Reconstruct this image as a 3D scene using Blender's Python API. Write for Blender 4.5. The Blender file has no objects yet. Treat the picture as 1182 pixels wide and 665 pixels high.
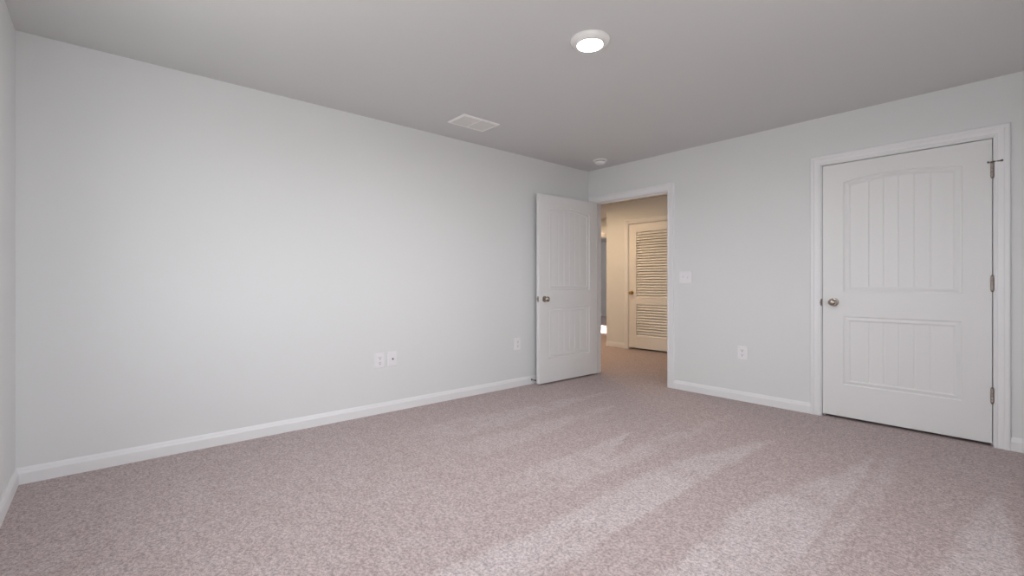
import bpy, bmesh, math
from mathutils import Vector, Matrix
R = math.radians
S = bpy.context.scene
C = S.collection

# ------------------------------------------------------------------ camera
FPX, CX, HY = 535.84, 591.0, 327.48
cam = bpy.data.cameras.new('camera')
cam.sensor_width = 36.0
cam.lens = FPX / 1182 * 36.0
cam.shift_y = -(332.5 - HY) / 1182
cam.clip_start = 0.02
co = bpy.data.objects.new('camera', cam); C.objects.link(co)
co.location = (3.629, -4.413, 1.08)
co.rotation_euler = (R(90), 0, R(48.757))
S.camera = co

# ------------------------------------------------------------------ view, world, sun
S.view_settings.view_transform = 'Standard'
S.view_settings.look = 'None'
S.view_settings.gamma = 1.0
S.view_settings.use_curve_mapping = False
S.view_settings.exposure = 0.08
S.cycles.max_bounces = 14
S.cycles.diffuse_bounces = 10
S.cycles.sample_clamp_indirect = 6.0

SKY = 9.6           # brightness of the overcast sky outside
LAMP = 400.0         # bedroom disc light
HALL_LAMP = 500.0    # hall disc light
w = bpy.data.worlds.new('world'); S.world = w; w.use_nodes = True
nt = w.node_tree; nt.nodes.clear()
wo = nt.nodes.new('ShaderNodeOutputWorld'); bg = nt.nodes.new('ShaderNodeBackground')
tc = nt.nodes.new('ShaderNodeTexCoord'); sp = nt.nodes.new('ShaderNodeSeparateXYZ')
rp = nt.nodes.new('ShaderNodeValToRGB')
nt.links.new(tc.outputs['Generated'], sp.inputs[0])
mr = nt.nodes.new('ShaderNodeMapRange'); mr.inputs['From Min'].default_value = -1; mr.inputs['From Max'].default_value = 1
nt.links.new(sp.outputs['Z'], mr.inputs['Value'])
nt.links.new(mr.outputs[0], rp.inputs[0])
e = rp.color_ramp.elements
e[0].position = 0.47; e[0].color = (0.55, 0.55, 0.53, 1)       # lawn and drive, seen from above
e[1].position = 0.53; e[1].color = (0.93, 0.97, 1.01, 1)
nt.links.new(rp.outputs[0], bg.inputs[0]); bg.inputs[1].default_value = SKY
nt.links.new(bg.outputs[0], wo.inputs[0])

sl = bpy.data.lights.new('sun', 'SUN'); sl.energy = 40; sl.angle = R(0.5); sl.color = (1, 0.95, 0.88)
so = bpy.data.objects.new('sun', sl); C.objects.link(so)
so.rotation_euler = Vector((math.cos(R(25)), 0.0, -math.sin(R(25)))).to_track_quat('-Z', 'Y').to_euler()

def portal(name, loc, size, direction):
    l = bpy.data.lights.new(name, 'AREA'); l.shape = 'RECTANGLE'; l.size, l.size_y = size
    l.cycles.is_portal = True
    o = bpy.data.objects.new(name, l); C.objects.link(o)
    o.location = loc; o.rotation_euler = Vector(direction).to_track_quat('-Z', 'Z').to_euler()
WF = [(1.3, 2.5, 1.0, 2.15)]                     # bedroom window in the wall behind the camera: x0,x1,z0,z1
WR = [(-4.0, -2.5, 1.0, 2.15)]
WW = (3.7, 5.3, 1.15, 2.15)                          # far room window: y0,y1,z0,z1
FY, RX, H = -4.775, 4.25, 2.44                      # front wall, right wall, ceiling height
for (a, b, c, d) in WF: portal('daylight_portal', ((a+b)/2, FY-0.12, (c+d)/2), (b-a, d-c), (0, 1, 0))
for (a, b, c, d) in WR: portal('daylight_portal', (RX+0.10, (a+b)/2, (c+d)/2), (b-a, d-c), (-1, 0, 0))
portal('daylight_portal', (-7.12, (WW[0]+WW[1])/2, (WW[2]+WW[3])/2), (WW[1]-WW[0], WW[3]-WW[2]), (1, 0, 0))

# ------------------------------------------------------------------ materials
def mat(name, col, rough=0.6, metal=0.0, spec=0.5, bump=None, coat=0):
    m = bpy.data.materials.new(name); m.use_nodes = True
    n = m.node_tree; b = n.nodes['Principled BSDF']
    b.inputs['Base Color'].default_value = (*col, 1); b.inputs['Roughness'].default_value = rough
    b.inputs['Metallic'].default_value = metal; b.inputs['Specular IOR Level'].default_value = spec
    b.inputs['Coat Weight'].default_value = coat
    if bump:
        scale, strength, dist = bump
        t = n.nodes.new('ShaderNodeTexCoord'); no = n.nodes.new('ShaderNodeTexNoise')
        no.inputs['Scale'].default_value = scale; no.inputs['Detail'].default_value = 3
        bu = n.nodes.new('ShaderNodeBump'); bu.inputs['Strength'].default_value = strength; bu.inputs['Distance'].default_value = dist
        n.links.new(t.outputs['Object'], no.inputs['Vector']); n.links.new(no.outputs[0], bu.inputs['Height'])
        n.links.new(bu.outputs[0], b.inputs['Normal'])
    return m
WALL = (0.76, 0.772, 0.776)
M = {
 'wall': mat('wall_paint', WALL, 0.75, spec=0.25, bump=(220, 0.12, 0.002)),
 'ceil': mat('ceiling_paint', (0.665, 0.67, 0.67), 0.9, spec=0.1, bump=(160, 0.15, 0.002)),
 'trim': mat('trim_paint', (0.83, 0.835, 0.85), 0.38, spec=0.45),
 'door': mat('door_paint', (0.80, 0.80, 0.805), 0.40, spec=0.45, bump=(90, 0.06, 0.001)),
 'louver': mat('louver_door_paint', (0.82, 0.81, 0.79), 0.38, spec=0.5),
 'plate': mat('plate_plastic', (0.86, 0.85, 0.875), 0.35, spec=0.5),
 'slot': mat('dark_slot', (0.03, 0.03, 0.03), 0.6),
 'nickel': mat('satin_nickel', (0.47, 0.42, 0.36), 0.26, metal=1.0, bump=(60, 0.04, 0.001)),
 'brass': mat('aged_brass', (0.46, 0.32, 0.16), 0.3, metal=1.0),
 'dark_nickel': mat('aged_nickel', (0.20, 0.165, 0.145), 0.42, metal=0.9),
 'hinge': mat('hinge_metal', (0.42, 0.36, 0.33), 0.42, metal=0.85),
 'rubber': mat('rubber_tip', (0.10, 0.10, 0.10), 0.7),
 'vent': mat('vent_enamel', (0.90, 0.89, 0.88), 0.45),
 'vent_blade': mat('vent_blade_enamel', (0.76, 0.75, 0.75), 0.55),
 'plastic': mat('detector_plastic', (0.86, 0.86, 0.86), 0.45),
 'ring': mat('lamp_ring_enamel', (0.80, 0.79, 0.78), 0.4),
}
def emis(name, col, st):
    m = bpy.data.materials.new(name); m.use_nodes = True; n = m.node_tree
    b = n.nodes['Principled BSDF']; b.inputs['Base Color'].default_value = (0.9, 0.9, 0.88, 1)
    b.inputs['Emission Color'].default_value = (*col, 1); b.inputs['Emission Strength'].default_value = st
    return m
M['lens'] = emis('lamp_lens', (1.0, 0.965, 0.935), LAMP)
M['hall_lens'] = emis('hall_lamp_lens', (1.0, 0.72, 0.45), HALL_LAMP)
def glass():
    m = bpy.data.materials.new('window_glass'); m.use_nodes = True; n = m.node_tree; n.nodes.clear()
    o = n.nodes.new('ShaderNodeOutputMaterial'); mx = n.nodes.new('ShaderNodeMixShader'); mx.inputs[0].default_value = 0.06
    t = n.nodes.new('ShaderNodeBsdfTransparent'); g = n.nodes.new('ShaderNodeBsdfGlossy'); g.inputs['Roughness'].default_value = 0.02
    n.links.new(t.outputs[0], mx.inputs[1]); n.links.new(g.outputs[0], mx.inputs[2]); n.links.new(mx.outputs[0], o.inputs[0])
    return m
M['glass'] = glass()

def carpet():
    m = bpy.data.materials.new('carpet'); m.use_nodes = True; n = m.node_tree; L = n.links.new
    b = n.nodes['Principled BSDF']; b.inputs['Roughness'].default_value = 0.95
    b.inputs['Specular IOR Level'].default_value = 0.08
    b.inputs['Sheen Weight'].default_value = 0.12; b.inputs['Sheen Roughness'].default_value = 0.6
    tc = n.nodes.new('ShaderNodeTexCoord'); P = tc.outputs['Object']
    def noise(scale, detail, rough=0.5, vec=P):
        x = n.nodes.new('ShaderNodeTexNoise'); x.inputs['Scale'].default_value = scale
        x.inputs['Detail'].default_value = detail; x.inputs['Roughness'].default_value = rough; L(vec, x.inputs['Vector']); return x.outputs[0]
    def math_(op, a, b_=None, c=None, clamp=False):
        x = n.nodes.new('ShaderNodeMath'); x.operation = op; x.use_clamp = clamp
        for i, v in enumerate((a, b_, c)):
            if v is None: continue
            if isinstance(v, (int, float)): x.inputs[i].default_value = v
            else: L(v, x.inputs[i])
        return x.outputs[0]
    def ramp01(v, lo, hi):
        x = n.nodes.new('ShaderNodeMapRange'); x.interpolation_type = 'SMOOTHSTEP'; L(v, x.inputs['Value'])
        x.inputs['From Min'].default_value = lo; x.inputs['From Max'].default_value = hi; return x.outputs[0]
    s = n.nodes.new('ShaderNodeSeparateXYZ'); L(P, s.inputs[0])
    wob = math_('MULTIPLY', math_('SUBTRACT', noise(2.2, 2), 0.5), 0.12)
    wob2 = math_('MULTIPLY', math_('SUBTRACT', noise(16, 4, 0.7), 0.5), 0.10)
    X = math_('ADD', math_('ADD', s.outputs['X'], wob), wob2)
    Y = math_('ADD', s.outputs['Y'], wob2)
    # nap laid over by the vacuum: (left edge x at y=ya, at y=yb, right edge ditto, y of the tip, strength)
    bands = [
     (2.93, 2.68, 2.95, 2.995, -0.80, -2.10, 1.0),
     (2.41, 2.14, 2.43, 2.42, -0.88, -1.80, 0.95),
     (3.49, 3.36, 3.50, 3.60, -0.89, -1.90, 1.0),
     (1.66, 1.65, 1.69, 1.86, -1.50, -2.10, 0.8),
     (2.98, 3.00, 3.06, 3.10, -0.75, -1.25, 0.45),
     (0.75, 0.55, 0.80, 0.95, -0.60, -2.40, 0.5),
     (1.10, 1.02, 1.16, 1.34, -1.00, -2.60, 0.5),
     (1.92, 1.84, 1.98, 2.00, -0.50, -1.60, 0.5),
    ]
    tot = None
    brk = math_('MULTIPLY_ADD', ramp01(noise(3.2, 5, 0.65), 0.34, 0.56), 0.38, 0.62)
    for (la, lb, ra, rb, ya, yb, st) in bands:
        Yc = math_('MAXIMUM', Y, yb)
        kl = (lb-la)/(yb-ya); kr = (rb-ra)/(yb-ya)
        dl = math_('SUBTRACT', X, math_('MULTIPLY_ADD', Yc, kl, la-kl*ya))
        dr = math_('SUBTRACT', math_('MULTIPLY_ADD', Yc, kr, ra-kr*ya), X)
        q = math_('MULTIPLY', ramp01(dl, -0.03, 0.05), ramp01(dr, -0.015, 0.025))
        q = math_('MULTIPLY', q, ramp01(Y, ya+0.03, ya-0.08))
        q = math_('MULTIPLY', q, st)
        if st < 0.9: q = math_('MULTIPLY', q, ramp01(Y, -3.1, -2.3))
        q = math_('MULTIPLY', q, brk)
        tot = q if tot is None else math_('MAXIMUM', tot, q)
    # towards the near side the tracks blur into a mottled, lighter pile
    near = math_('MULTIPLY', ramp01(s.outputs['Y'], -2.1, -3.4), 0.2)
    nap = math_('MAXIMUM', tot, near)
    blotch = math_('SUBTRACT', noise(6.5, 6, 0.72), 0.5)
    nap = math_('ADD', nap, math_('MULTIPLY', blotch, 1.7), clamp=True)
    mx = n.nodes.new('ShaderNodeMix'); mx.data_type = 'RGBA'
    mx.inputs['A'].default_value = (0.415, 0.334, 0.326, 1); mx.inputs['B'].default_value = (0.50, 0.432, 0.436, 1)
    L(nap, mx.inputs['Factor'])
    tuft = noise(75, 4, 0.75); tuft2 = noise(210, 2, 0.6); tuft3 = noise(24, 3, 0.6)
    g = math_('ADD', math_('MULTIPLY', ramp01(tuft, 0.36, 0.64), 0.58), math_('MULTIPLY', ramp01(tuft2, 0.32, 0.68), 0.34))
    g = math_('ADD', g, math_('MULTIPLY', ramp01(tuft3, 0.3, 0.7), 0.20))
    g = math_('ADD', g, 0.44)
    vm = n.nodes.new('ShaderNodeVectorMath'); vm.operation = 'SCALE'; L(mx.outputs['Result'], vm.inputs[0]); L(g, vm.inputs['Scale'])
    L(vm.outputs[0], b.inputs['Base Color'])
    h = math_('ADD', math_('MULTIPLY', tuft, 0.7), math_('MULTIPLY', tuft2, 0.5))
    bu = n.nodes.new('ShaderNodeBump'); bu.inputs['Strength'].default_value = 0.5; bu.inputs['Distance'].default_value = 0.005
    L(h, bu.inputs['Height']); L(bu.outputs[0], b.inputs['Normal'])
    return m
M['carpet'] = carpet()

# ------------------------------------------------------------------ helpers
def finish(name, bm, m, parent=None, smooth=False, bevel=None):
    me = bpy.data.meshes.new(name); bmesh.ops.recalc_face_normals(bm, faces=bm.faces); bm.to_mesh(me); bm.free()
    me.materials.append(m)
    if smooth:
        me.polygons.foreach_set('use_smooth', [True]*len(me.polygons))
        try: me.set_sharp_from_angle(angle=R(35))
        except Exception: pass
    o = bpy.data.objects.new(name, me); C.objects.link(o)
    if parent: o.parent = parent
    if bevel:
        b = o.modifiers.new('bevel', 'BEVEL'); b.width = bevel; b.segments = 3; b.limit_method = 'ANGLE'; b.angle_limit = R(40)
    return o
def box(bm, a, b):
    x0,y0,z0 = a; x1,y1,z1 = b
    v = [bm.verts.new(p) for p in ((x0,y0,z0),(x1,y0,z0),(x1,y1,z0),(x0,y1,z0),(x0,y0,z1),(x1,y0,z1),(x1,y1,z1),(x0,y1,z1))]
    for f in ((0,3,2,1),(4,5,6,7),(0,1,5,4),(1,2,6,5),(2,3,7,6),(3,0,4,7)): bm.faces.new([v[i] for i in f])
    return v
def tag(o, label, cat, group=None, kind=None):
    o['label'] = label; o['category'] = cat
    if group: o['group'] = group
    if kind: o['kind'] = kind
    return o
def empty(name, loc, label, cat, group=None, kind=None, rot=0):
    o = bpy.data.objects.new(name, None); C.objects.link(o); o.location = loc; o.rotation_euler = (0, 0, rot)
    o.empty_display_size = 0.1
    return tag(o, label, cat, group, kind)
def lathe(bm, prof, axis='Z', seg=48, org=(0,0,0), cap=True):
    """prof: (radius, height) pairs; axis Z, -Z, Y, -Y, X, -X"""
    def P(r, h, a):
        c, s_ = r*math.cos(a), r*math.sin(a)
        v = {'Z':(c,s_,h), '-Z':(c,s_,-h), 'Y':(c,h,s_), '-Y':(c,-h,s_), 'X':(h,c,s_), '-X':(-h,c,s_)}[axis]
        return (v[0]+org[0], v[1]+org[1], v[2]+org[2])
    rings = []
    for r, h in prof:
        if r < 1e-6: rings.append([bm.verts.new(P(0, h, 0))])
        else: rings.append([bm.verts.new(P(r, h, 2*math.pi*i/seg)) for i in range(seg)])
    for A, B in zip(rings, rings[1:]):
        for i in range(seg):
            j = (i+1) % seg
            if len(A) == 1 and len(B) == 1: break
            if len(A) == 1: bm.faces.new((A[0], B[i], B[j]))
            elif len(B) == 1: bm.faces.new((A[i], A[j], B[0]))
            else: bm.faces.new((A[i], A[j], B[j], B[i]))
    if cap:
        for rg in (rings[0], rings[-1]):
            if len(rg) > 1: bm.faces.new(rg)
def grid_wall(name, u0, u1, z0, z1, t0, t1, holes, axis, m, kind_label):
    """wall with clean rectangular openings. axis 'Y': wall runs along X with faces at Y=t0,t1; axis 'X': runs along Y."""
    us = sorted({u0, u1, *[h[0] for h in holes], *[h[1] for h in holes]})
    zs = sorted({z0, z1, *[h[2] for h in holes], *[h[3] for h in holes]})
    bm = bmesh.new(); V = {}
    def vert(u, z, t):
        k = (round(u,5), round(z,5), t)
        if k not in V: V[k] = bm.verts.new((u, t, z) if axis == 'Y' else (t, u, z))
        return V[k]
    def solid(i, j):
        if i < 0 or j < 0 or i >= len(us)-1 or j >= len(zs)-1: return False
        cu, cz = (us[i]+us[i+1])/2, (zs[j]+zs[j+1])/2
        return not any(h[0] < cu < h[1] and h[2] < cz < h[3] for h in holes)
    for i in range(len(us)-1):
        for j in range(len(zs)-1):
            if not solid(i, j): continue
            a, b, c, d = us[i], us[i+1], zs[j], zs[j+1]
            for t in (t0, t1): bm.faces.new([vert(a,c,t), vert(b,c,t), vert(b,d,t), vert(a,d,t)])
            for (di, dj, p, q) in ((-1,0,(a,c),(a,d)), (1,0,(b,c),(b,d)), (0,-1,(a,c),(b,c)), (0,1,(a,d),(b,d))):
                if not solid(i+di, j+dj):
                    bm.faces.new([vert(*p,t0), vert(*q,t0), vert(*q,t1), vert(*p,t1)])
    o = finish(name, bm, m)
    return tag(o, kind_label, 'wall', kind='structure')

# ------------------------------------------------------------------ shell
WT = 0.125
BY = 0.0
D1 = (0.095, 1.055, 2.045)       # doorway: jamb faces x0,x1, head z
D2 = (2.444, 3.419, 2.045)       # closet doorway
HY2 = 2.12                       # hall far wall
D3 = (-0.886, -0.045, 2.062)     # louvered door opening in hall
JT = 0.018
bm = bmesh.new(); box(bm, (-7.3, -5.0, -0.12), (4.5, 8.4, 0.0))
tag(finish('floor', bm, M['carpet']), 'pinkish beige cut pile carpet with vacuum tracks across the room', 'floor', kind='structure')
bm = bmesh.new(); box(bm, (-7.3, -5.0, H), (4.5, 8.4, H+0.12))
tag(finish('ceiling', bm, M['ceil']), 'flat light grey painted ceiling over the room', 'ceiling', kind='structure')

grid_wall('wall_left', FY, BY, 0, H, -0.12, 0.0, [], 'X', M['wall'], 'long blank pale grey wall on the left')
grid_wall('wall_back', -7.15, RX+0.12, 0, H, 0.0, WT,
          [(D1[0]-JT, D1[1]+JT, 0, D1[2]+JT), (D2[0]-JT, D2[1]+JT, 0, D2[2]+JT)], 'Y', M['wall'],
          'pale grey wall holding the doorway and the closed panel door')
grid_wall('wall_front', -0.12, RX+0.12, 0, H, FY-0.15, FY, WF, 'Y', M['wall'],
          'pale grey wall at the far left edge, facing the doors')
grid_wall('wall_right', FY, BY, 0, H, RX, RX+0.12, WR, 'X', M['wall'], 'pale grey side wall right of the closed panel door')
grid_wall('wall_hall', -1.34, 2.42, 0, H, HY2, HY2+0.12, [(D3[0]-JT, D3[1]+JT, 0, D3[2]+JT)], 'Y', M['wall'],
          'warm lit hallway wall around the louvered door')
grid_wall('wall_hall_end', WT, HY2, 0, H, 2.30, 2.42, [], 'X', M['wall'], 'hallway end wall out of sight')
grid_wall('wall_hall_return', HY2+0.12, 8.1, 0, H, -1.34, -1.22, [], 'X', M['wall'], 'wall running away from the hallway corner')
DF = (-3.05, -1.75, 2.045)       # cased opening into the far room
HY3 = 3.42
grid_wall('wall_hall_far', -7.15, -1.22, 0, H, HY3, HY3+WT, [(DF[0]-JT, DF[1]+JT, 0, DF[2]+JT)], 'Y', M['wall'],
          'hallway wall above the distant opening, seen through the slit')
grid_wall('wall_far', -7.15, -1.22, 0, H, 8.1, 8.22, [], 'Y', M['wall'], 'distant grey wall seen through the slit beyond the hallway')
grid_wall('wall_far_left', WT, 8.1, 0, H, -7.15, -7.0, [WW], 'X', M['wall'], 'distant side wall with the sunny window')
grid_wall('wall_utility', -1.22, 0.5, 0, H, 2.95, 3.05, [], 'Y', M['wall'], 'back wall of the closet behind the louvered door')
grid_wall('wall_utility_side', HY2+0.12, 2.95, 0, H, 0.38, 0.5, [], 'X', M['wall'], 'side wall of the closet behind the louvered door')
grid_wall('wall_closet', 2.42, RX+0.12, 0, H, 0.80, 0.90, [], 'Y', M['wall'], 'back wall of the closet behind the closed door')
grid_wall('wall_closet_side', WT, 0.80, 0, H, RX, RX+0.12, [], 'X', M['wall'], 'side wall of the closet behind the closed door')

# baseboards: profile extruded along a straight run. normal n points into the room
BP = [(0,0),(0.014,0),(0.014,0.058),(0.0125,0.064),(0.010,0.069),(0.0085,0.077),(0.0055,0.084),(0.004,0.088),(0,0.088)]
def baseboard(name, p, q, nrm, label):
    bm = bmesh.new(); rows = []
    for (x, y) in (p, q):
        rows.append([bm.verts.new((x+nrm[0]*t, y+nrm[1]*t, h)) for t, h in BP])
    k = len(BP)
    for i in range(k): bm.faces.new((rows[0][i], rows[0][(i+1)%k], rows[1][(i+1)%k], rows[1][i]))
    bm.faces.new(rows[0]); bm.faces.new(rows[1])
    tag(finish(name, bm, M['trim']), label, 'baseboard', kind='structure')
CW = 0.072; RV = 0.006
baseboard('baseboard_left', (0, FY), (0, BY), (1, 0), 'white baseboard along the long left wall')
baseboard('baseboard_back', (D1[1]+RV+CW, 0), (D2[0]-RV-CW, 0), (0, -1), 'white baseboard between the doorway and closed door')
baseboard('baseboard_back', (D2[1]+RV+CW, 0), (RX, 0), (0, -1), 'short white baseboard right of the closed door')
baseboard('baseboard_front', (0.014, FY), (RX, FY), (0, 1), 'white baseboard at the lower left corner')
baseboard('baseboard_right', (RX, FY), (RX, BY), (-1, 0), 'white baseboard along the side wall on the right')
baseboard('baseboard_hall', (-1.34, HY2), (D3[0]-RV-CW, HY2), (0, -1), 'hallway baseboard left of the louvered door')
baseboard('baseboard_hall', (D3[1]+RV+CW, HY2), (2.30, HY2), (0, -1), 'hallway baseboard right of the louvered door')
baseboard('baseboard_hall_return', (-1.34, HY2), (-1.34, 8.1), (-1, 0), 'baseboard on the wall running away from the hallway corner')
baseboard('baseboard_far', (-7.0, 8.1), (-1.34, 8.1), (0, -1), 'distant baseboard seen through the slit beyond the hallway')

# ------------------------------------------------------------------ casings, jambs
CP = [(0,0),(0,0.009),(0.004,0.0115),(0.012,0.012),(0.016,0.0095),(0.030,0.0115),(0.044,0.0125),(0.047,0.0155),(0.052,0.0175),(0.062,0.0185),(0.069,0.0175),(0.072,0.014),(0.072,0)]
def casing_mesh(x0, x1, z1, yf, sgn):
    bm = bmesh.new(); rows = []
    for (o, t) in CP:
        y = yf + sgn*t
        rows.append([bm.verts.new(p) for p in ((x0-o,y,0),(x0-o,y,z1+o),(x1+o,y,z1+o),(x1+o,y,0))])
    k = len(CP)
    for i in range(k):
        A, B = rows[i], rows[(i+1)%k]
        for j in range(3): bm.faces.new((A[j], A[j+1], B[j+1], B[j]))
    bm.faces.new([r[0] for r in rows]); bm.faces.new([r[3] for r in rows])
    return bm
def frame(n, D, y0, y1, stop_y, label, jamb_back=0.0):
    t = empty('trim_%d' % n, ((D[0]+D[1])/2, y0, 0), label, 'door frame', kind='structure')
    inv = Matrix.Translation((-(D[0]+D[1])/2, -y0, 0))
    def put(name, bm):
        bm.transform(inv); return finish(name, bm, M['trim'], t, smooth=False)
    put('casing', casing_mesh(D[0]-RV, D[1]+RV, D[2]+RV, y0, -1))
    put('casing', casing_mesh(D[0]-RV, D[1]+RV, D[2]+RV, y1, 1))
    bm = bmesh.new(); e = 0.0005
    box(bm, (D[0]-JT, y0-e, 0), (D[0], y1+e, D[2])); box(bm, (D[1], y0-e, 0), (D[1]+JT, y1+e, D[2]))
    box(bm, (D[0]-JT, y0-e, D[2]), (D[1]+JT, y1+e, D[2]+JT)); put('jamb', bm)
    bm = bmesh.new(); s0, s1 = stop_y; k = 0.011
    box(bm, (D[0], s0, 0), (D[0]+k, s1, D[2])); box(bm, (D[1]-k, s0, 0), (D[1], s1, D[2]))
    box(bm, (D[0]+k, s0, D[2]-k), (D[1]-k, s1, D[2])); put('door_stop_strip', bm)
    return t
trim1 = frame(1, D1, 0.0, WT, (0.046, 0.080), 'white casing and jamb around the open doorway to the hall')
trim2 = frame(2, D2, 0.0, WT, (0.046, 0.080), 'white casing around the closed panel door')
trim4 = frame(4, DF, HY3, HY3+WT, (HY3+0.046, HY3+0.080), 'casing around the distant opening beyond the hallway')
trim3 = frame(3, D3, HY2, HY2+0.12, (HY2+0.046, HY2+0.080), 'warm lit casing around the louvered door in the hall')

# ------------------------------------------------------------------ molded panel door
GW = 0.0055
def door_face(bm, W, Hd, y, sg, xc_sign=1):
    """one face at plane y; sg=+1: recess goes towards +y"""
    xc = W/2
    hw = 0.342
    prof = [(0,0),(0.007,0.0062),(0.013,0.0070),(0.031,0.0022),(0.038,0.0022),(0.047,0.0075),(0.052,0.0080)]
    KZ = 0.80
    # sample parameter s in [-1,1] of the inner field half width hi
    hi = hw - prof[-1][0]
    gs = [k*0.089 for k in (-2,-1,0,1,2)]
    xs = {-hi, hi}
    for g in gs: xs |= {g-GW, g, g+GW}
    for k in range(-6, 6):
        v = k*0.0445 + 0.02225
        xs.add(v)
    xs = sorted(xs); N = len(xs)
    def panel(z0, z1s, rise):
        def top(xn): return z1s + rise*(1 - xn*xn)
        loops = []
        for d, dep in prof:
            sc = (hw-d)/hi
            B = [bm.verts.new((xc+x*sc, y+sg*dep, z0+d*KZ)) for x in xs]
            T = [bm.verts.new((xc+x*sc, y+sg*dep, top(x/hi)-d*KZ)) for x in xs]
            loops.append((B, T))
        for (B0, T0), (B1, T1) in zip(loops, loops[1:]):
            for i in range(N-1):
                bm.faces.new((B0[i], B0[i+1], B1[i+1], B1[i])); bm.faces.new((T0[i], T0[i+1], T1[i+1], T1[i]))
            bm.faces.new((B0[0], T0[0], T1[0], B1[0])); bm.faces.new((B0[-1], T0[-1], T1[-1], B1[-1]))
        B, T = loops[-1]; dep = prof[-1][1]
        for i in range(N-1):
            a, b = xs[i], xs[i+1]
            ga = any(abs(a-g) < 1e-6 for g in gs); gb = any(abs(b-g) < 1e-6 for g in gs)
            if not (ga or gb): bm.faces.new((B[i], B[i+1], T[i+1], T[i])); continue
            k = i if ga else i+1
            key = k
            if key not in cache:
                v = B[k].co; u = T[k].co
                cache[key] = (bm.verts.new((v.x, y+sg*(dep+0.0032), v.z+0.004)), bm.verts.new((u.x, y+sg*(dep+0.0032), u.z-0.004)))
            lo, up = cache[key]
            if ga:
                bm.faces.new((B[i], B[i+1], lo)); bm.faces.new((T[i], T[i+1], up)); bm.faces.new((lo, B[i+1], T[i+1], up))
            else:
                bm.faces.new((B[i], B[i+1], lo)); bm.faces.new((T[i], T[i+1], up)); bm.faces.new((B[i], lo, up, T[i]))
        cache.clear()
        return loops[0]
    cache = {}
    lo = panel(0.272-0.018, 0.817-0.018, 0.0)
    up = panel(1.008-0.018, 1.884-0.018, 0.033)
    # stiles and rails
    x0, x1 = xc-hw, xc+hw
    def q(a, b, c, d): bm.faces.new([bm.verts.new(p) for p in ((a,y,c),(b,y,c),(b,y,d),(a,y,d))])
    q(0, x0, 0, Hd); q(x1, W, 0, Hd)
    for i in range(N-1):
        def strip(A, Bv, za, zb):
            pa = [A[i], A[i+1]] if A else [bm.verts.new((Bv[i].co.x, y, za)), bm.verts.new((Bv[i+1].co.x, y, za))]
            pb = [Bv[i+1], Bv[i]] if Bv else [bm.verts.new((A[i+1].co.x, y, zb)), bm.verts.new((A[i].co.x, y, zb))]
            bm.faces.new(pa+pb)
        strip(None, lo[0], 0, None); strip(lo[1], up[0], None, None); strip(up[1], None, None, Hd)
def panel_door_mesh(W, Hd, T):
    bm = bmesh.new()
    door_face(bm, W, Hd, 0.0, +1); door_face(bm, W, Hd, T, -1)
    for (a, b, c, d) in (((0,0,0),(0,T,0),(0,T,Hd),(0,0,Hd)), ((W,0,0),(W,T,0),(W,T,Hd),(W,0,Hd)), ((0,0,0),(W,0,0),(W,T,0),(0,T,0)), ((0,0,Hd),(W,0,Hd),(W,T,Hd),(0,T,Hd))):
        bm.faces.new([bm.verts.new(p) for p in (a,b,c,d)])
    bmesh.ops.remove_doubles(bm, verts=bm.verts, dist=1e-5)
    return bm
def knob(parent, x, y, z, axis, m=None, k=1.0, label='satin nickel door knob'):
    m = m or M['nickel']
    bm = bmesh.new()
    lathe(bm, [(0,0),(0.033*k,0),(0.0335*k,0.003),(0.031*k,0.0065),(0.020*k,0.009),(0.013*k,0.0105)], axis, 48, (x,y,z))
    r = finish('rosette', bm, m, parent, smooth=True)
    bm = bmesh.new(); pr = [(0,0.009),(0.0125*k,0.009),(0.0115*k,0.022),(0.0125*k,0.029)]
    for i in range(1, 15):
        a = math.pi*(i/14)*0.92 + 0.30
        pr.append((max(0.0, 0.029*k*math.sin(min(a, math.pi))), 0.048 - 0.021*math.cos(min(a, math.pi))))
    pr[-1] = (0, 0.069)
    lathe(bm, pr, axis, 48, (x,y,z), cap=False)
    o = finish('door_knob', bm, m, parent, smooth=True); o['label'] = label
def hinge(parent, x, y, z, leaf_dx, name='hinge', pin_stop=False, m=None):
    """knuckle barrel along z centred at z"""
    m = m or M['hinge']; bm = bmesh.new(); hh = 0.048; r = 0.0085
    for i in range(5):
        a = -hh + i*(2*hh/5)+0.0006; b = -hh + (i+1)*(2*hh/5)-0.0006
        lathe(bm, [(0,a),(r*0.92,a),(r,a+0.001),(r,b-0.001),(r*0.92,b),(0,b)], 'Z', 20, (x,y,z), cap=False)
    box(bm, (x-0.0022, y, z-hh), (x+0.0022, y+0.012, z+hh))
    h = finish(name, bm, m, parent, smooth=True); h['label'] = 'nickel butt hinge barrel'
    bm = bmesh.new()
    for s_, in ((1,),(-1,)):
        lathe(bm, [(0.0035, s_*hh),(0.0065, s_*(hh+0.001)),(0.0065, s_*(hh+0.003)),(0.003, s_*(hh+0.0065)),(0, s_*(hh+0.007))], 'Z', 20, (x,y,z), cap=False)
    finish('hinge_pin', bm, M['dark_nickel'], h, smooth=True)
    return h

# closed closet door (hinges on the right)
W2, HD, TD = 0.965, 2.017, 0.040
LIFT = 0.018
d2 = empty('door_2', (2.4485, 0.004, LIFT+0.004), 'closed white two panel door with arched plank panel on the right', 'door', kind='structure')
finish('door_leaf', panel_door_mesh(W2, HD, TD), M['door'], d2)
knob(d2, 0.078, 0.0, 0.927-LIFT, '-Y', label='satin nickel knob on the closed door')
for z in (1.827, 1.077, 0.335): hinge(d2, W2+0.001, -0.010, z-LIFT, 1)
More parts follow.
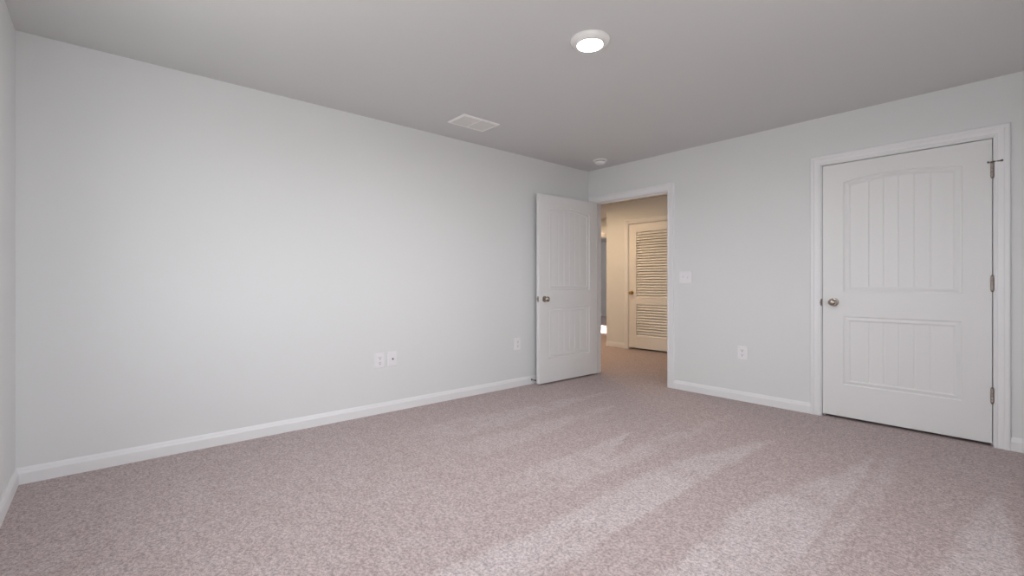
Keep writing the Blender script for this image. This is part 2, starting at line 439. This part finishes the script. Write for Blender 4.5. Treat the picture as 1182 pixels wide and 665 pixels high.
# hinge pin stop on the top hinge
bm = bmesh.new(); zt = 1.827-LIFT+0.052
lathe(bm, [(0,0),(0.012,0),(0.012,0.004),(0,0.004)], 'Z', 24, (W2+0.001, -0.010, zt), cap=False)
box(bm, (W2-0.016, -0.014, zt), (W2+0.002, -0.006, zt+0.004))
ps = finish('hinge_pin_stop', bm, M['dark_nickel'], d2, smooth=False)
bm = bmesh.new()
lathe(bm, [(0.0048,-0.003),(0.0048,0.028),(0.0055,0.028),(0.0055,0.033)], 'X', 16, (W2+0.006, -0.012, zt+0.002)); finish('stop_rod', bm, M['dark_nickel'], ps, smooth=True)
bm = bmesh.new()
lathe(bm, [(0,0.033),(0.006,0.033),(0.008,0.036),(0.008,0.043),(0.006,0.046),(0,0.046)], 'X', 20, (W2+0.006, -0.012, zt+0.002), cap=False); finish('stop_pad', bm, M['rubber'], ps, smooth=True)
bm = bmesh.new()
lathe(bm, [(0,0.0),(0.006,0.0),(0.007,0.003),(0.006,0.008),(0,0.008)], '-X', 16, (W2-0.014, -0.012, zt+0.002), cap=False); finish('stop_pad', bm, M['rubber'], ps, smooth=True)
# strike plate lip on the closed door's jamb
def strike(parent, x, z, ox):
    bm = bmesh.new(); pts = []
    for i in range(13):
        a = -math.pi/2 + math.pi*i/12
        pts.append((x + 0.001 - 0.0105*math.cos(a), z + 0.029*math.sin(a)))
    f = [bm.verts.new((px-ox, -0.0155, pz)) for px, pz in pts]; b = [bm.verts.new((px-ox, -0.0008, pz)) for px, pz in pts]
    bm.faces.new(f); bm.faces.new(b)
    for i in range(13): j = (i+1) % 13; bm.faces.new((f[i], f[j], b[j], b[i]))
    o = finish('strike_plate', bm, M['dark_nickel'], parent); o['label'] = 'dark metal strike plate lip'
strike(trim2, D2[0], 0.927, (D2[0]+D2[1])/2)

# open door (hinges on the left jamb, swung 90 degrees against the left wall)
W1 = 0.952
d1 = empty('door_1', (D1[0]+0.001, -0.010, LIFT), 'open white two panel door swung against the left wall', 'door', kind='structure', rot=R(-90.4))
T1 = 0.042
bm = panel_door_mesh(W1, HD, T1); bm.transform(Matrix.Translation((0.003, 0.004, 0)))
finish('door_leaf', bm, M['door'], d1)
knob(d1, W1-0.072, 0.004+T1, 0.916-LIFT, 'Y', label='nickel knob on the visible face')
knob(d1, W1-0.072, 0.004, 0.916-LIFT, '-Y', label='nickel knob on the wall side face')
bm = bmesh.new(); zc = 0.916-LIFT; xe = W1+0.003
box(bm, (xe-0.001, 0.004+T1/2-0.0125, zc-0.0285), (xe+0.0012, 0.004+T1/2+0.0125, zc+0.0285))
lp = finish('latch_plate', bm, M['hinge'], d1)
bm = bmesh.new(); box(bm, (xe+0.001, 0.004+T1/2-0.0065, zc-0.008), (xe+0.011, 0.004+T1/2+0.0065, zc+0.008))
finish('latch_bolt', bm, M['nickel'], lp, bevel=0.003)
for z in (1.827, 1.077, 0.335): hinge(d1, 0.0, 0.0, z-LIFT, 1)

# louvered door in the hall
W3, H3, T3 = D3[1]-D3[0]-0.008, 2.028, 0.036
d3 = empty('door_3', (D3[0]+0.004, HY2+0.006, 0.028), 'white louvered door glowing warm at the end of the hall', 'door', kind='structure')
bm = bmesh.new(); st = 0.138
zr = [0.0, 0.192, 0.712, 0.822, 1.893, H3]
box(bm, (0,0,0), (st,T3,H3)); box(bm, (W3-st,0,0), (W3,T3,H3))
for a, b in ((0,1),(2,3),(4,5)): box(bm, (st,0.0004,zr[a]), (W3-st,T3-0.0004,zr[b]))
finish('door_frame', bm, M['louver'], d3, bevel=0.002)
def louvers(z0, z1):
    bm = bmesh.new(); n_ = round((z1-z0)/0.043); p = (z1-z0)/n_
    for i in range(n_):
        z = z0 + i*p + 0.002
        q_ = z+p*0.70
        v = [bm.verts.new(c) for c in ((st,0.003,z),(W3-st,0.003,z),(W3-st,0.004,z+0.007),(st,0.004,z+0.007),
                                       (st,0.0265,q_),(W3-st,0.0265,q_),(W3-st,0.027,q_+0.007),(st,0.027,q_+0.007))]
        for f in ((0,1,2,3),(4,5,6,7),(0,1,5,4),(3,2,6,7),(0,3,7,4),(1,2,6,5)): bm.faces.new([v[k] for k in f])
    finish('louver_slats', bm, M['louver'], d3)
louvers(zr[1], zr[2]); louvers(zr[3], zr[4])
knob(d3, 0.055, 0.0, 0.930-0.028, '-Y', m=M['brass'], label='brass coloured knob on the louvered door')

# ------------------------------------------------------------------ windows (daylight; behind the camera and in the far room)
def window(n, axis, a, b, c, d, tin, tout, label):
    t = empty('window_%d' % n, (0,0,0), label, 'window', kind='structure')
    def bx(bm, u0, u1, z0, z1, t0, t1):
        if axis == 'Y': box(bm, (u0, min(t0,t1), z0), (u1, max(t0,t1), z1))
        else: box(bm, (min(t0,t1), u0, z0), (max(t0,t1), u1, z1))
    mid = (tin+tout)/2; e = 0.02 if tout > tin else -0.02
    bm = bmesh.new(); f = 0.045
    u = (a+b)/2; zm = (c+d)/2
    bx(bm, a, a+f, c, d, mid-e, mid+e); bx(bm, b-f, b, c, d, mid-e, mid+e)
    bx(bm, a+f, b-f, c, c+f, mid-e, mid+e); bx(bm, a+f, b-f, d-f, d, mid-e, mid+e)
    bx(bm, u-0.035, u+0.035, c+f, d-f, mid-e, mid+e)
    bx(bm, a+f, u-0.035, zm-0.02, zm+0.02, mid-e, mid+e); bx(bm, u+0.035, b-f, zm-0.02, zm+0.02, mid-e, mid+e)
    finish('window_frame', bm, M['trim'], t)
    bm = bmesh.new(); bx(bm, a+f, b-f, c+f, d-f, mid-0.002, mid+0.002); finish('pane', bm, M['glass'], t)
    s_ = 1 if tin > tout else -1
    bm = bmesh.new(); bx(bm, a-0.04, b+0.04, c-0.02, c, tin-s_*0.001, tin+s_*0.04); finish('window_sill', bm, M['trim'], t)
window(1, 'Y', *WF[0], FY, FY-0.15, 'white double window in the wall facing the doors')
window(3, 'X', *WR[0], RX, RX+0.12, 'white window in the side wall right of the camera')
window(2, 'X', *WW, -7.0, -7.15, 'sunny window in the far room')

# ------------------------------------------------------------------ ceiling things
def disc_light(loc, lens, label, group=None):
    t = empty('ceiling_light', loc, label, 'ceiling light', group)
    bm = bmesh.new()
    lathe(bm, [(0,0),(0.108,0),(0.109,0.004),(0.106,0.012),(0.098,0.021),(0.086,0.028),(0.076,0.0315),(0.070,0.0315),(0.068,0.029),(0.067,0.022),(0,0.022)], '-Z', 72, (0,0,0), cap=False)
    finish('trim_ring', bm, M['ring'], t, smooth=True)
    bm = bmesh.new()
    lathe(bm, [(0,0.0225),(0.066,0.0225),(0.0665,0.0265),(0.05,0.0285),(0.025,0.0292),(0,0.0295)], '-Z', 72, (0,0,0), cap=False)
    finish('diffuser', bm, lens, t, smooth=True)
    return t
disc_light((1.968, -2.378, H), M['lens'], 'round white disc ceiling light glowing, in the bedroom ceiling')
disc_light((-1.15, 1.0, H), M['hall_lens'], 'round disc light in the hallway ceiling, hidden behind the doorway')

disc_light((-2.9, 2.7, H), M['hall_lens'], 'added unseen disc light at the far left of the hallway ceiling, brightening the distant header')  # extra lamp, added to brighten the wall above the far opening
t = empty('air_vent', (0.464, -2.067, H), 'rectangular white louvered air vent flat on the ceiling', 'air vent')
vw, vl = 0.120, 0.186
bm = bmesh.new()
prof = [(0.0,0.0),(0.0,0.004),(0.006,0.010),(0.018,0.011),(0.021,0.007),(0.021,0.0)]
rows = [[bm.verts.new((sx*(vw-o), sy*(vl-o), -h)) for sx, sy in ((-1,-1),(1,-1),(1,1),(-1,1))] for o, h in prof]
for i in range(len(rows)):
    A, B = rows[i], rows[(i+1) % len(rows)]
    for j in range(4): bm.faces.new((A[j], A[(j+1)%4], B[(j+1)%4], B[j]))
box(bm, (-vw+0.021, -0.005, -0.009), (vw-0.021, 0.005, -0.0005))
finish('vent_frame', bm, M['vent'], t)
bm = bmesh.new()
for half in (-1, 1):
    y0 = 0.006 if half > 0 else -vl+0.021; y1 = vl-0.021 if half > 0 else -0.006
    k = 11
    for i in range(k):
        x = -vw+0.024 + (2*vw-0.052)*i/(k-1)
        v = [bm.verts.new(c) for c in ((x,y0,-0.008),(x,y1,-0.008),(x+0.010,y1,-0.001),(x+0.010,y0,-0.001),(x+0.0012,y0,-0.0085),(x+0.0012,y1,-0.0085),(x+0.0112,y1,-0.0015),(x+0.0112,y0,-0.0015))]
        for f in ((0,1,2,3),(4,5,6,7),(0,1,5,4),(2,3,7,6),(0,3,7,4),(1,2,6,5)): bm.faces.new([v[q_] for q_ in f])
finish('vent_louvers', bm, M['vent_blade'], t)

t = empty('smoke_detector', (0.424, -0.312, H), 'small round white smoke detector on the ceiling above the corner', 'smoke detector')
bm = bmesh.new(); lathe(bm, [(0,0),(0.078,0),(0.079,0.003),(0.076,0.010),(0.060,0.012),(0,0.012)], '-Z', 48, cap=False); finish('mounting_base', bm, M['plastic'], t, smooth=True)
bm = bmesh.new(); lathe(bm, [(0,0.012),(0.050,0.012),(0.050,0.016),(0.054,0.018),(0.056,0.028),(0.053,0.037),(0.044,0.043),(0.030,0.046),(0,0.047)], '-Z', 48, cap=False); finish('detector_cover', bm, M['plastic'], t, smooth=True)
bm = bmesh.new(); lathe(bm, [(0.0502,0.0122),(0.0515,0.0122),(0.0515,0.0172),(0.0502,0.0172)], '-Z', 48); finish('sensor_slot', bm, M['rubber'], t)

# ------------------------------------------------------------------ wall plates (local: x along the wall, -y out of the wall)
def rounded(bm, cx, cz, w_, h_, y0, y1, r=0.004, inset=0.002):
    def ring(w2, h2, y, rr):
        vs = []
        for (sx, sz, a0) in ((1,1,0),(-1,1,90),(-1,-1,180),(1,-1,270)):
            for i in range(5):
                a = R(a0 + i*22.5); vs.append(bm.verts.new((cx+sx*(w2-rr)+rr*math.cos(a), y, cz+sz*(h2-rr)+rr*math.sin(a))))
        return vs
    A = ring(w_/2, h_/2, y0, r); B = ring(w_/2, h_/2, y0+(y1-y0)*0.4, r); D = ring(w_/2-inset, h_/2-inset, y1, r)
    n_ = len(A)
    for P_, Q in ((A,B),(B,D)):
        for i in range(n_): bm.faces.new((P_[i], P_[(i+1)%n_], Q[(i+1)%n_], Q[i]))
    bm.faces.new(A); bm.faces.new(D)
def plate_thing(name, loc, rot, w_, h_, label, cat, group=None):
    t = empty(name, loc, label, cat, group, rot=rot)
    bm = bmesh.new(); rounded(bm, 0, 0, w_, h_, 0.0, -0.0065, 0.005, 0.0035); finish('wall_plate', bm, M['plate'], t)
    return t
def screw(t, x, z, y=-0.0065):
    bm = bmesh.new(); lathe(bm, [(0,0),(0.0034,0),(0.003,0.0010),(0,0.0013)], '-Y', 16, (x,y,z), cap=False); finish('screw', bm, M['plate'], t)
def outlet(loc, rot, label, w_=0.086, h_=0.124):
    t = plate_thing('power_outlet', loc, rot, w_, h_, label, 'power outlet', 'duplex power outlets')
    for s_ in (1, -1):
        bm = bmesh.new(); rounded(bm, 0, s_*0.0205, 0.036, 0.031, -0.006, -0.0088, 0.010, 0.001); r = finish('receptacle', bm, M['plate'], t)
        bm = bmesh.new(); z = s_*0.0205
        box(bm, (-0.0085, -0.0092, z-0.001), (-0.0060, -0.0080, z+0.0095)); box(bm, (0.0060, -0.0092, z), (0.0085, -0.0080, z+0.0085))
        lathe(bm, [(0,0.0080),(0.0036,0.0080),(0.0036,0.0092),(0,0.0092)], '-Y', 14, (0,0,z-0.0085), cap=False)
        finish('plug_slot', bm, M['slot'], r)
    screw(t, 0, 0)
    return t
outlet((0.0, -2.695, 0.441), R(90), 'white duplex power outlet on the left wall beside the cable jack plate')
outlet((0.0, -1.157, 0.447), R(90), 'white duplex power outlet low on the left wall near the open door')
outlet((1.815, 0.0, 0.444), 0, 'white duplex power outlet on the wall between the two doors')
t = plate_thing('cable_jack_plate', (0.0, -2.580, 0.443), R(90), 0.086, 0.124, 'white cable jack plate with a dark centre socket on the left wall', 'cable outlet')
bm = bmesh.new(); lathe(bm, [(0,0.005),(0.0075,0.005),(0.0075,0.008),(0.0055,0.008),(0.0055,0.016),(0.0035,0.016)], '-Y', 20, cap=False); j = finish('coax_jack', bm, M['dark_nickel'], t, smooth=True)
bm = bmesh.new(); lathe(bm, [(0,0.0145),(0.0038,0.0145),(0.0038,0.0155),(0,0.0155)], '-Y', 16, cap=False); finish('socket', bm, M['slot'], j)
screw(t, 0, 0.042); screw(t, 0, -0.042)
t = plate_thing('light_switch', (1.257, 0.0, 1.144), 0, 0.134, 0.124, 'white double toggle light switch right of the doorway', 'light switch')
for x, up in ((-0.024, 1), (0.024, -1)):
    bm = bmesh.new(); box(bm, (x-0.0055, -0.0072, -0.0125), (x+0.0055, -0.0055, 0.0125)); c_ = finish('toggle_collar', bm, M['plate'], t)
    bm = bmesh.new(); v = box(bm, (x-0.0048, -0.019, -0.005), (x+0.0048, -0.0065, 0.005))
    for q_ in v:
        if q_.co.y < -0.01: q_.co.z += up*0.009
    finish('toggle', bm, M['plate'], c_, bevel=0.001)
    screw(t, x, 0.030); screw(t, x, -0.030)

# spring door stop on the left baseboard, behind the open door
t = empty('spring_door_stop', (0.014, -0.962, 0.048), 'small metal spring door stop on the left baseboard at the open door', 'door stop')
bm = bmesh.new(); lathe(bm, [(0,0),(0.011,0),(0.011,0.003),(0.006,0.006),(0,0.006)], 'X', 20, cap=False); finish('mount', bm, M['dark_nickel'], t, smooth=True)
bm = bmesh.new(); n_, tr, seg = 180, 13, 8; ring = []
for i in range(n_+1):
    a = 2*math.pi*tr*i/n_; x = 0.004+0.048*i/n_
    ct = Vector((x, 0.0055*math.cos(a), 0.0055*math.sin(a))); rad = Vector((0, math.cos(a), math.sin(a)))
    ring.append([bm.verts.new(ct + rad*0.0014*math.cos(b*2*math.pi/seg) + Vector((1,0,0))*0.0014*math.sin(b*2*math.pi/seg)) for b in range(seg)])
for A, B in zip(ring, ring[1:]):
    for b in range(seg): bm.faces.new((A[b], A[(b+1)%seg], B[(b+1)%seg], B[b]))
finish('spring', bm, M['hinge'], t, smooth=True)
bm = bmesh.new(); lathe(bm, [(0,0.052),(0.0075,0.052),(0.0085,0.055),(0.008,0.063),(0.005,0.066),(0,0.066)], 'X', 20, cap=False); finish('rubber_tip', bm, M['rubber'], t, smooth=True)
